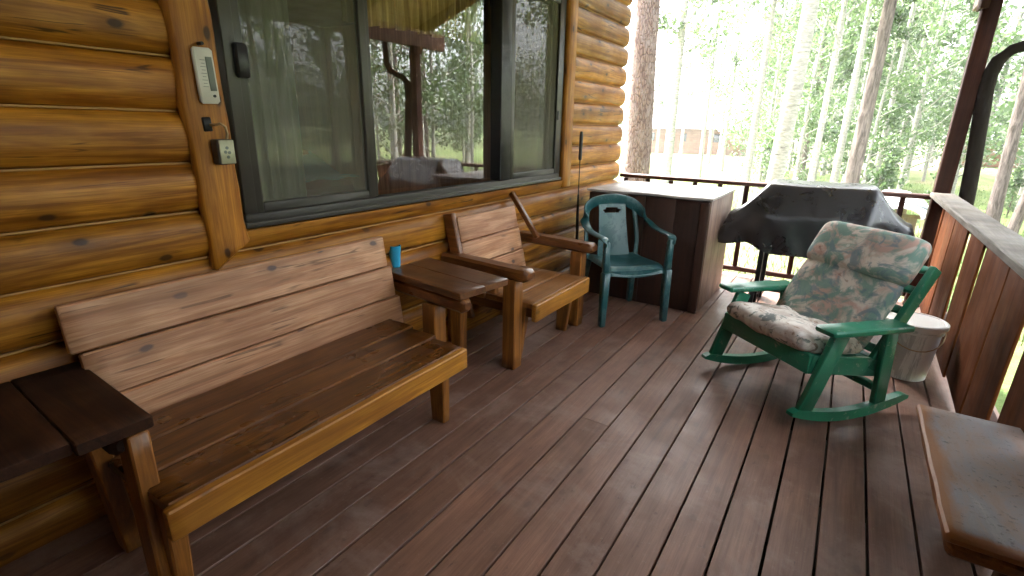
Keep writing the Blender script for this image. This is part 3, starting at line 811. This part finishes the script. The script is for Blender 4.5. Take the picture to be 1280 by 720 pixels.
# ------------------------------------------------------------------ rocking chair
def rocker():
    t = thing('rocking_chair', 'green painted wooden rocking chair with faded floral cushions', 'rocking chair', (-.035, 3.02, 0), None, R(139.5), True)
    G = 'green_paint'
    for sx in (1, -1):
        x = sx*.325
        rings = []; N = 20
        for k in range(N+1):
            y = -.36+.74*k/N
            z = .002+(y-.0)**2*.50; h = .052*(1-.35*abs(2*k/N-1)**4); w = .038
            if k in (0, N): h *= .5
            rings.append([Vector((x-w/2, y, z)), Vector((x+w/2, y, z)), Vector((x+w/2, y, z+h)), Vector((x-w/2, y, z+h))])
        MB().loft(rings).build('runner', G, t, 50)
        MB().beam((x, .305, .07), (x, .165, .465), .030, .085, (0,1,0), .004, 0, 1.05).build('front_leg', G, t)
        MB().beam((x, -.175, .055), (x, -.145, .465), .030, .075, (0,1,0), .004).build('rear_leg', G, t)
        b = MB().beam((x+sx*.015, -.20, .482), (x+sx*.015, .29, .498), .115, .030, (0,0,1), .010, 0, 1.0); b.build('arm', G, t)
        MB().beam((x-sx*.034, -.22, .235), (x-sx*.034, .285, .315), .030, .095, (0,0,1), .004).build('seat_rail', G, t)
        MB().beam((x-sx*.034, -.10, .24), (x-sx*.034, -.385, .74), .030, .062, (0,1,0), .004).build('back_stile', G, t)
    MB().beam((-.30, .285, .315), (.30, .285, .315), .030, .10, (0,0,1), .005).build('front_apron', G, t)
    for k in range(6):
        y = .22-.075*k; MB().beam((-.278, y, .338-.16*(.22-y)), (.278, y, .338-.16*(.22-y)), .05, .018, (0,0,1), .004).build('seat_slat', G, t)
    for k in range(5):
        q = .12+.175*k; y = -.115-.32*q; z = .24+.56*q+.02
        MB().beam((-.278, y-.01, z), (.278, y-.01, z), .05, .018, (0,.5,1), .004).build('back_slat', G, t)
    MB().beam((-.31, -.16, .14), (.31, -.16, .14), .03, .04, (0,0,1), .004).build('stretcher', G, t)
    bd = Vector((0, -.32, .56)).normalized(); nf = Vector((0, bd.z, -bd.y))
    def frame(c, yd, zd):
        x = yd.cross(zd); return Matrix(((x.x, yd.x, zd.x, c.x), (x.y, yd.y, zd.y, c.y), (x.z, yd.z, zd.z, c.z), (0,0,0,1)))
    o = Vector((0, -.055, .30))
    MB().pillow(frame(o+bd*.505+nf*.045, bd, nf), .58, .26, .15, 20, .34, .016, 3).build('headrest_cushion', 'floral', t, 70)
    MB().pillow(frame(o+bd*.215+nf*.035, bd, nf), .565, .43, .12, 22, .34, .014, 8).build('back_cushion', 'floral', t, 70)
    sd = Vector((0, 1, .17)).normalized(); sn = Vector((0, -sd.z, sd.y))
    MB().pillow(frame(Vector((0, .125, .375)), sd, sn), .575, .42, .12, 22, .34, .018, 5).build('seat_cushion', 'floral_pale', t, 70)
rocker()
def bucket():
    t = thing('bucket', 'white plastic bucket with a white lid behind the rocking chair', 'bucket', (.475, 3.58, 0))
    c = (.475, 3.58, 0)
    MB().lathe(c, [(.108,0), (.112,.004), (.132,.285), (.140,.287), (.141,.30), (.135,.302), (.137,.325)], 32).build('body', 'white_bucket', t)
    MB().lathe(c, [(.150,.318), (.153,.322), (.153,.342), (.147,.347), (.138,.347), (.134,.341), (.06,.343), (.01,.344)], 32).build('lid', 'white_lid', t)
    MB().tube([(.475+.146*math.cos(a), 3.58+.146*math.sin(a), .31-.11*math.sin(a-R(190))) for a in [R(190+k*15) for k in range(13)]], .003, 6).build('handle', 'hook_metal', t)
bucket()
def low_bench():
    t = thing('low_bench', 'low weathered bench with a blotchy grey top in the right foreground', 'bench', (.5, 1.83, 0))
    b = MB().beam((.506, 1.46, .398), (.506, 2.23, .398), .286, .030, (0,0,1), .012, .002, seg=.06, edge=.004); b.build('top', 'bench_top', t)
    MB().beam((.508, 1.475, .358), (.508, 2.215, .358), .26, .046, (0,0,1), .015, .002, seg=.06, edge=.003).build('top_frame', 'bench_edge', t)
    for y in (1.58, 2.04):
        for x in (.535, .61): MB().beam((x, y, .336), (x, y, 0), .05, .05, (1,0,0), .004).build('leg', 'table_brown', t)
low_bench()

# ------------------------------------------------------------------ small things on the left window trim
def trim_things():
    # thermometer: a white bevelled plate with a grey scale and a dark dot
    t = thing('wall_thermometer', 'white plastic wall thermometer with a grey scale nailed to the left window trim', 'thermometer', (-1.99, 1.05, 1.42))
    MB().beam((-1.987, 1.052, 1.418), (-1.987, 1.047, 1.605), .068, .018, (1,0,0), .009).build('plate', 'white_plastic', t)
    MB().beam((-1.976, 1.066, 1.462), (-1.976, 1.062, 1.575), .022, .003, (1,0,0), .0008).build('scale', 'grey_print', t)
    for k in range(9): MB().box((-1.9755, 1.040, 1.475+k*.011), (.002, .012 if k % 2 else .018, .0016), .0003).build('scale_mark', 'grey_print', t, 0)
    MB().tube([(-1.979, 1.066, 1.445), (-1.974, 1.066, 1.445)], .005, 12).build('bulb', 'black_plastic', t)
    MB().tube([(-2.0, 1.047, 1.617), (-1.972, 1.047, 1.617)], .006, 8).build('nail', 'black_metal', t)
    # small metal box hung from a bent hook
    t = thing('hanging_box', 'small pale metal box hanging from a bent hook below the thermometer', 'metal box', (-1.98, 1.075, 1.2))
    MB().beam((-1.975, 1.066, 1.205), (-1.975, 1.066, 1.295), .062, .046, (1,0,0), .004).build('body', 'dark_metal', t)
    MB().beam((-1.950, 1.068, 1.208), (-1.950, 1.068, 1.292), .054, .004, (1,0,0), .001).build('face', 'pale_metal', t)
    for (y, z) in ((1.067, 1.265), (1.060, 1.250), (1.074, 1.248), (1.068, 1.232)):
        MB().tube([(-1.9485, y, z), (-1.9465, y, z)], .006, 8).build('mark', 'grey_print', t)
    MB().tube([(-2.0, 1.045, 1.345), (-1.972, 1.050, 1.345), (-1.962, 1.062, 1.350), (-1.960, 1.078, 1.340), (-1.965, 1.085, 1.315), (-1.972, 1.083, 1.293)], .0048, 8).build('hook', 'hook_metal', t)
    MB().beam((-2.003, 1.038, 1.322), (-2.003, 1.036, 1.372), .03, .012, (1,0,0), .003).build('hook_plate', 'black_metal', t)
trim_things()

# ------------------------------------------------------------------ the yard
def yard():
    t = thing('upturned_canoe', 'white upturned canoe on a tan wooden stand just beyond the far railing', 'canoe', (.72, 10.0, GZ))
    def hull(u, v):
        a = (u-.5)*math.pi; s = math.cos((v-.5)*2.4)**.55
        return (.74+.40*math.sin(a)*s, 9.1+2.6*v, .20+.24*math.cos(a)*s+.02)
    MB().sheet(hull, 16, 20, .02).build('hull', 'sheet_white', t, 70)
    for y in (9.35, 10.3):
        MB().tube([(.74+.42*math.sin(a), y, .19+.21*math.cos(a)) for a in np.linspace(-1.45, 1.45, 14)], .018, 8).build('hoop', 'grey_hoop', t)
    for y in (9.5, 11.2):
        MB().box((.88, y, -.16), (.16, .09, .68)).build('stand', 'yard_tan', t); MB().box((.72, y, .20), (.75, .09, .05)).build('stand', 'yard_tan', t)
    for (cx, cy, w, d, h, lab) in ((-11.6, 46, 8.6, 6, 2.05, 'distant tan cabin with a pale roof seen between aspens on the left'), (7.6, 46, 3.4, 5, 1.7, 'distant tan cabin with a pale roof right of the corner post')):
        t = thing('distant_cabin', lab, 'cabin', (cx, cy, GZ))
        MB().box((cx, cy, GZ+h/2), (w, d, h), .01).build('wall', 'cabin_far', t)
        b = MB(); o = .7; zt = GZ+h; rh = 1.05
        b.add([(cx-w/2-o, cy-d/2-o, zt-.1), (cx+w/2+o, cy-d/2-o, zt-.1), (cx+w/2+o, cy, zt+rh), (cx-w/2-o, cy, zt+rh), (cx+w/2+o, cy+d/2+o, zt-.1), (cx-w/2-o, cy+d/2+o, zt-.1)], [(0,1,2,3), (3,2,4,5), (0,3,5), (1,4,2), (0,5,4,1)])
        b.build('roof', 'roof_metal', t, 0)
        for k in range(3):
            x = cx-w/2+w*(.2+.3*k); MB().box((x, cy-d/2-.01, GZ+h*.62), (.5, .05, .6)).build('window', 'cabin_window', t)
yard()

# ------------------------------------------------------------------ trees
rng = np.random.default_rng(11)
def leaf_mesh(name, centers, size, mat, aspect=.62, flat=.5):
    n = len(centers)
    a = rng.normal(size=(n, 3)); a /= np.linalg.norm(a, axis=1)[:, None]
    b = rng.normal(size=(n, 3)); b[:, 2] += 0; b -= a*(a*b).sum(1)[:, None]; b /= np.linalg.norm(b, axis=1)[:, None]
    s = size*(.6+.8*rng.random(n))[:, None]
    V = np.stack([centers-a*s*.5, centers+b*s*aspect*.5, centers+a*s*.5, centers-b*s*aspect*.5], 1).reshape(-1, 3)
    me = bpy.data.meshes.new(name); me.vertices.add(4*n); me.vertices.foreach_set('co', V.ravel())
    me.loops.add(4*n); me.loops.foreach_set('vertex_index', np.arange(4*n, dtype=np.int32))
    me.polygons.add(n); me.polygons.foreach_set('loop_start', np.arange(0, 4*n, 4, dtype=np.int32))
    me.update(); me.validate(); me.materials.append(MAT[mat])
    return me
def tree_parts(kind, h, r, seed):
    rd = random.Random(seed); b = MB(); tips = []
    def trunk_at(z):
        q = z/h; return Vector((.25*noise.noise(Vector((seed, q*2.2, 0)))*q*h*.12, .25*noise.noise(Vector((seed, q*2.2, 7)))*q*h*.12, z))
    N = 16; path = [trunk_at(h*k/N) for k in range(N+1)]; path[0].z = -.25
    b.tube(path, [r*(1.18 if k == 0 else 1.0)*(1-.82*(k/N)) for k in range(N+1)], 12, True, .10)
    spec = dict(aspen=(.30, 26, .17), young=(.07, 30, .30), pine=(.40, 40, .20), shrub=(.02, 16, .5))[kind]
    lo, nl, ln = spec; cent = []
    for k in range(nl):
        q = lo+(1-lo)*((k+rd.random())/nl); z = h*q*.98; a = rd.random()*6.283
        L = h*ln*(.55+.6*rd.random())*(1.15-q*.85 if kind != 'aspen' else .9-.5*abs(q-.6))
        rise = dict(aspen=.5, young=.55, pine=-.08, shrub=.9)[kind]
        p0 = trunk_at(z); d = Vector((math.cos(a), math.sin(a), rise)).normalized()
        pts = [p0]; p = p0.copy()
        for s in range(4):
            p = p+d*(L/4); d = (d+Vector((rd.uniform(-.3,.3), rd.uniform(-.3,.3), rd.uniform(-.15,.25)))).normalized(); pts.append(p.copy())
        r0 = r*(1-.8*q)*.38
        b.tube(pts, [r0, r0*.75, r0*.5, r0*.3, r0*.12], 5, False)
        per = dict(aspen=270, young=240, pine=120, shrub=55)[kind]
        for s in range(per):
            t = .2+.8*rd.random()**.7; i = min(3, int(t*4)); c = pts[i].lerp(pts[i+1], t*4-i)
            sg = L*dict(aspen=.16, young=.14, pine=.09, shrub=.2)[kind]
            cent.append((c.x+rd.gauss(0, sg), c.y+rd.gauss(0, sg), c.z+rd.gauss(0, sg*.75)))
    cent = np.array(cent); cent = cent[cent[:, 2] > .05]
    # clumps missing: lets the sky through
    keep = np.array([noise.noise(Vector((float(c[0])*1.1+seed, float(c[1])*1.1, float(c[2])*1.1))) > -.06 for c in cent])
    return b, cent[keep]
TREES = {}
def proto(key, kind, h, r, seed, barkm, leafm, size):
    b, c = tree_parts(kind, h, r, seed)
    t = b.build('trunk', barkm, None, 60); me = t.data
    bpy.data.objects.remove(t)
    TREES[key] = (me, leaf_mesh('crown', c, size, leafm, .3 if kind == 'pine' else .7), h)
for i in range(3): proto('aspen%d' % i, 'aspen', 12+i, .14, 20+i, 'bark_aspen', 'leaf_aspen', .11)
for i in range(4): proto('young%d' % i, 'young', 5.5+i*.9, .06, 40+i, 'bark_aspen', 'leaf_young', .095)
for i in range(2): proto('pine%d' % i, 'pine', 13+i*2, .17, 60+i, 'bark_dark', 'leaf_pine', .22)
proto('bigpine', 'aspen', 16, .23, 77, 'bark_pine', 'leaf_pine', .2)
for i in range(2): proto('shrub%d' % i, 'shrub', 1.5, .02, 90+i, 'bark_dark', 'leaf_young', .09)
def plant(key, name, label, cat, group, x, y, sc=1., rz=None, sr=1., lean=(0,0)):
    tm, cm, h = TREES[key]
    o = bpy.data.objects.new(name, None); COL.objects.link(o); tag(o, label, cat, group)
    o.location = (x, y, GZ); o.rotation_euler = (lean[0], lean[1], random.random()*6.28 if rz is None else rz); o.scale = (sc*sr, sc*sr, sc)
    for nm, me in (('trunk', tm), ('crown', cm)):
        c = bpy.data.objects.new(nm, me); COL.objects.link(c); c.parent = o
    return o
GRP = 'trees in the yard beyond the porch'
plant('bigpine', 'pine_tree', 'thick reddish grey pine trunk just past the corner of the log wall', 'tree', GRP, -3.02, 8.6, 1.0, sr=1.0)
plant('aspen0', 'aspen_tree', 'thickest white aspen trunk rising behind the covered grill', 'tree', GRP, -1.0, 9.2, 1.0, 1.0, sr=1.0, lean=(0, .02))
plant('pine0', 'pine_tree', 'dark brown conifer trunk rising behind the right end of the covered grill', 'tree', GRP, .06, 12.2, .95, 2.0, sr=.85)
plant('aspen1', 'aspen_tree', 'bright pale aspen closest to the thick reddish pine trunk', 'tree', GRP, -4.7, 16, 1., sr=1.05)
plant('aspen2', 'aspen_tree', 'slim pale aspen left of the thickest white aspen', 'tree', GRP, -2.12, 14, .95, sr=.7)
plant('pine1', 'pine_tree', 'thin dark trunk just right of the thickest white aspen', 'tree', GRP, -1.62, 24, .9, sr=.75)
plant('pine0', 'pine_tree', 'leaning dark trunk on the grass right of the corner post', 'tree', GRP, 2.62, 14, .9, sr=.78, lean=(0,.05))
plant('pine1', 'pine_tree', 'thinner dark trunk rightmost on the grass right of the corner post', 'tree', GRP, 2.78, 13.2, .8, sr=.62, lean=(0,.07))
slim = [(-.62,12,.62),(-.28,15,.8),(.6,17,.75),(1.35,24,.9),(-5.1,26,.9),(-1.5,20,.7),(-1.0,28,.9),(-4.9,21,.8),(-.1,21,.7),(2.0,27,.9),(.3,31,.9),(3.4,22,.85),(-2.6,30,.8)]
for i, (x, y, s) in enumerate(slim):
    plant('aspen%d' % (i % 3), 'aspen_tree', 'slim pale aspen standing among the other aspens in the woods', 'tree', 'slim aspens in the woods', x, y, random.uniform(.85, 1.05), sr=s*.8)
def scatter(n, az0, az1, d0, d1, keys, name, label, group, scr, avoid=1.4, seed=1, cond=None):
    rd = random.Random(seed); pts = []
    tries = 0
    while len(pts) < n and tries < 5000:
        tries += 1
        a = R(rd.uniform(az0, az1)); d = d0+(d1-d0)*rd.random()**.8
        x, y = d*math.sin(a)-.5, d*math.cos(a)
        if any((x-p[0])**2+(y-p[1])**2 < avoid**2 for p in pts): continue
        if cond and not cond(x, y): continue
        pts.append((x, y)); plant(rd.choice(keys), name, label, 'tree', group, x, y, rd.uniform(*scr), rd.random()*6.28)
def clear_view(x, y):                      # open ground in front of the two far cabins
    a = math.degrees(math.atan2(x, y)); return not (7.6 < a < 11.2 or -18.5 < a < -8.8)
Y4 = ['young0', 'young1', 'young2', 'young3']
scatter(34, -12, 14, 15, 36, Y4, 'young_tree', 'young leafy green tree filling the woods behind the aspens', 'young leafy trees in the woods', (.75, 1.3), 1.6, 3, clear_view)
scatter(14, 16, 75, 11.5, 27, Y4, 'young_tree', 'young leafy green tree to the right of the porch', 'young leafy trees right of the porch', (.8, 1.4), 1.8, 4)
scatter(10, 22, 72, 11, 26, ['aspen0', 'aspen1', 'aspen2', 'pine0', 'pine1'], 'tall_tree', 'tall tree to the right of the porch', 'tall trees right of the porch', (.85, 1.1), 2.2, 5)
scatter(20, 66, 176, 6.5, 13, ['young1', 'young2', 'young3', 'aspen1', 'pine0'], 'tall_tree', 'leafy tree out of view, added to shade the near side of the porch', 'added trees shading the porch side', (1., 1.5), 1.6, 15)  # unseen trees added to cut the light on the near wall
scatter(14, -8, 16, 26, 46, ['aspen0', 'aspen1', 'aspen2', 'pine1'], 'aspen_tree', 'far tree deep in the woods behind the young trees', 'far trees deep in the woods', (.8, 1.1), 2., 6, clear_view)
scatter(4, -19, -10, 30, 44, ['aspen0', 'aspen2'], 'aspen_tree', 'pale far aspen by the distant cabin on the left', 'aspens by the left distant cabin', (.7, .9), 3., 8)
scatter(5, -19, -9.5, 52, 60, Y4, 'young_tree', 'young leafy tree behind the distant cabin on the left', 'young trees near the left distant cabin', (.7, 1.1), 2., 21)
scatter(9, -6, 14, 12, 22, ['shrub0', 'shrub1'], 'shrub', 'low green shrub at the foot of the aspens', 'low shrubs at the foot of the aspens', (.6, 1.1), 1.2, 9, clear_view)
def far_wood():
    pts = []
    rd = random.Random(5)
    for k in range(420):
        az = R(rd.uniform(-9, 95)); d = rd.uniform(48, 66); x, y = d*math.sin(az), d*math.cos(az)
        top = 9+5*noise.noise(Vector((az*6, 1, 0)))
        zc = rd.random()**.9*top; n = 55
        pts.append(np.array([x, y, GZ+zc])+rng.normal(size=(n, 3))*np.array([1.3, 1.3, .9]))
    for k in range(60):
        az = R(rd.uniform(-24, -9)); d = rd.uniform(52, 66); x, y = d*math.sin(az), d*math.cos(az)
        pts.append(np.array([x, y, GZ+rd.random()*2.6])+rng.normal(size=(50, 3))*np.array([1.3, 1.3, .6]))
    me = leaf_mesh('distant_forest', np.concatenate(pts), .42, 'leaf_far')
    o = bpy.data.objects.new('distant_forest', me); COL.objects.link(o); tag(o, kind='stuff', label='pale green mass of distant forest behind the yard', cat='forest')
far_wood()
def grass():
    n = 26000
    x = rng.uniform(-4, 9, n); y = 6.2+rng.random(n)**1.5*20
    k = (x > 1.2) | (y > 6.2); x, y = x[k], y[k]; n = len(x)
    h = .05+.09*rng.random(n); a = rng.random(n)*6.283; w = .006+.006*rng.random(n); l = rng.normal(size=(n, 2))*.03
    B = np.stack([x, y, np.full(n, GZ-.02)], 1); dv = np.stack([np.cos(a), np.sin(a), np.zeros(n)], 1)*w[:, None]
    V = np.stack([B-dv, B+dv, B+np.stack([l[:, 0], l[:, 1], h+.02], 1)], 1).reshape(-1, 3)
    me = bpy.data.meshes.new('grass'); me.vertices.add(3*n); me.vertices.foreach_set('co', V.ravel())
    me.loops.add(3*n); me.loops.foreach_set('vertex_index', np.arange(3*n, dtype=np.int32)); me.polygons.add(n); me.polygons.foreach_set('loop_start', np.arange(0, 3*n, 3, dtype=np.int32))
    me.update(); me.validate(); me.materials.append(MAT['grass_blade'])
    o = bpy.data.objects.new('grass', me); COL.objects.link(o); tag(o, 'short green grass growing in the yard beyond the porch', 'grass', None, 'stuff')
grass()

def glare_veil():  # added volume imitating lens glare over the overexposed woods
    s = NB('glare_volume'); v = s.n('ShaderNodeVolumePrincipled'); v.inputs['Color'].default_value = (.93,.97,.95,1)
    v.inputs['Density'].default_value = GLARE_DENSITY; v.inputs['Anisotropy'].default_value = .3
    s.l(v.outputs[0], s.out.inputs['Volume']); MAT['glare_veil'] = s.m
    b = MB(); x0, x1, y0, y1, z0, z1 = -60, 75, -30, 80, -1.9, 24
    b.add([(x0,y0,z0),(x1,y0,z0),(x1,y1,z0),(x0,y1,z0),(x0,y0,z1),(x1,y0,z1),(x1,y1,z1),(x0,y1,z1)], [(0,3,2,1),(4,5,6,7),(0,1,5,4),(1,2,6,5),(2,3,7,6),(3,0,4,7)])
    tag(b.build('glare_veil', 'glare_veil', None, 0), kind='stuff')
GLARE_DENSITY = .0014
glare_veil()

# ------------------------------------------------------------------ camera, light, world
yaw, pitch, roll, f, H = .569783621, .306841909, .0190998414, 637.37, 1.36
cy, sy, cp, sp = math.cos(yaw), math.sin(yaw), math.cos(pitch), math.sin(pitch)
fw = Vector((-sy*cp, cy*cp, -sp)); rt = Vector((cy, sy, 0)); up = rt.cross(fw)
r2 = rt*math.cos(roll)+up*math.sin(roll); u2 = up*math.cos(roll)-rt*math.sin(roll)
cam = bpy.data.cameras.new('camera'); co = bpy.data.objects.new('camera', cam); COL.objects.link(co)
cam.sensor_fit = 'HORIZONTAL'; cam.sensor_width = 36; cam.lens = 36*f/1280; cam.clip_end = 2000; cam.clip_start = .02
M = Matrix((( r2.x, u2.x, -fw.x, 0), (r2.y, u2.y, -fw.y, 0), (r2.z, u2.z, -fw.z, H), (0,0,0,1)))
co.matrix_world = M; scene.camera = co
SUN_EL, SUN_AZ = R(55), R(-62)        # azimuth from +Y towards +X
sd = Vector((math.sin(SUN_AZ)*math.cos(SUN_EL), math.cos(SUN_AZ)*math.cos(SUN_EL), math.sin(SUN_EL)))
L = bpy.data.lights.new('sun', 'SUN'); L.energy = 1.5; L.angle = R(10); L.color = (1, .95, .87)
lo = bpy.data.objects.new('sun', L); COL.objects.link(lo); lo.rotation_euler = sd.to_track_quat('Z', 'Y').to_euler(); lo.location = sd*50
w = bpy.data.worlds.new('World'); scene.world = w; w.use_nodes = True; nt = w.node_tree
bg = nt.nodes['Background']; sky = nt.nodes.new('ShaderNodeTexSky'); sky.sky_type = 'NISHITA'; sky.sun_disc = False
sky.sun_elevation = SUN_EL; sky.sun_rotation = SUN_AZ; sky.dust_density = 6.; sky.air_density = 1.; sky.ozone_density = .3
hs = nt.nodes.new('ShaderNodeHueSaturation'); hs.inputs['Saturation'].default_value = .3
nt.links.new(sky.outputs[0], hs.inputs['Color']); nt.links.new(hs.outputs[0], bg.inputs[0]); bg.inputs[1].default_value = .15
vs = scene.view_settings; vs.view_transform = 'Standard'; vs.look = 'None'; vs.gamma = 1; vs.use_curve_mapping = False; vs.exposure = 4.4
scene.cycles.max_bounces = 10; scene.cycles.diffuse_bounces = 5; scene.cycles.glossy_bounces = 4; scene.cycles.transparent_max_bounces = 16
scene.cycles.caustics_reflective = False; scene.cycles.caustics_refractive = False
scene.cycles.use_denoising = True; scene.cycles.sample_clamp_indirect = 8.
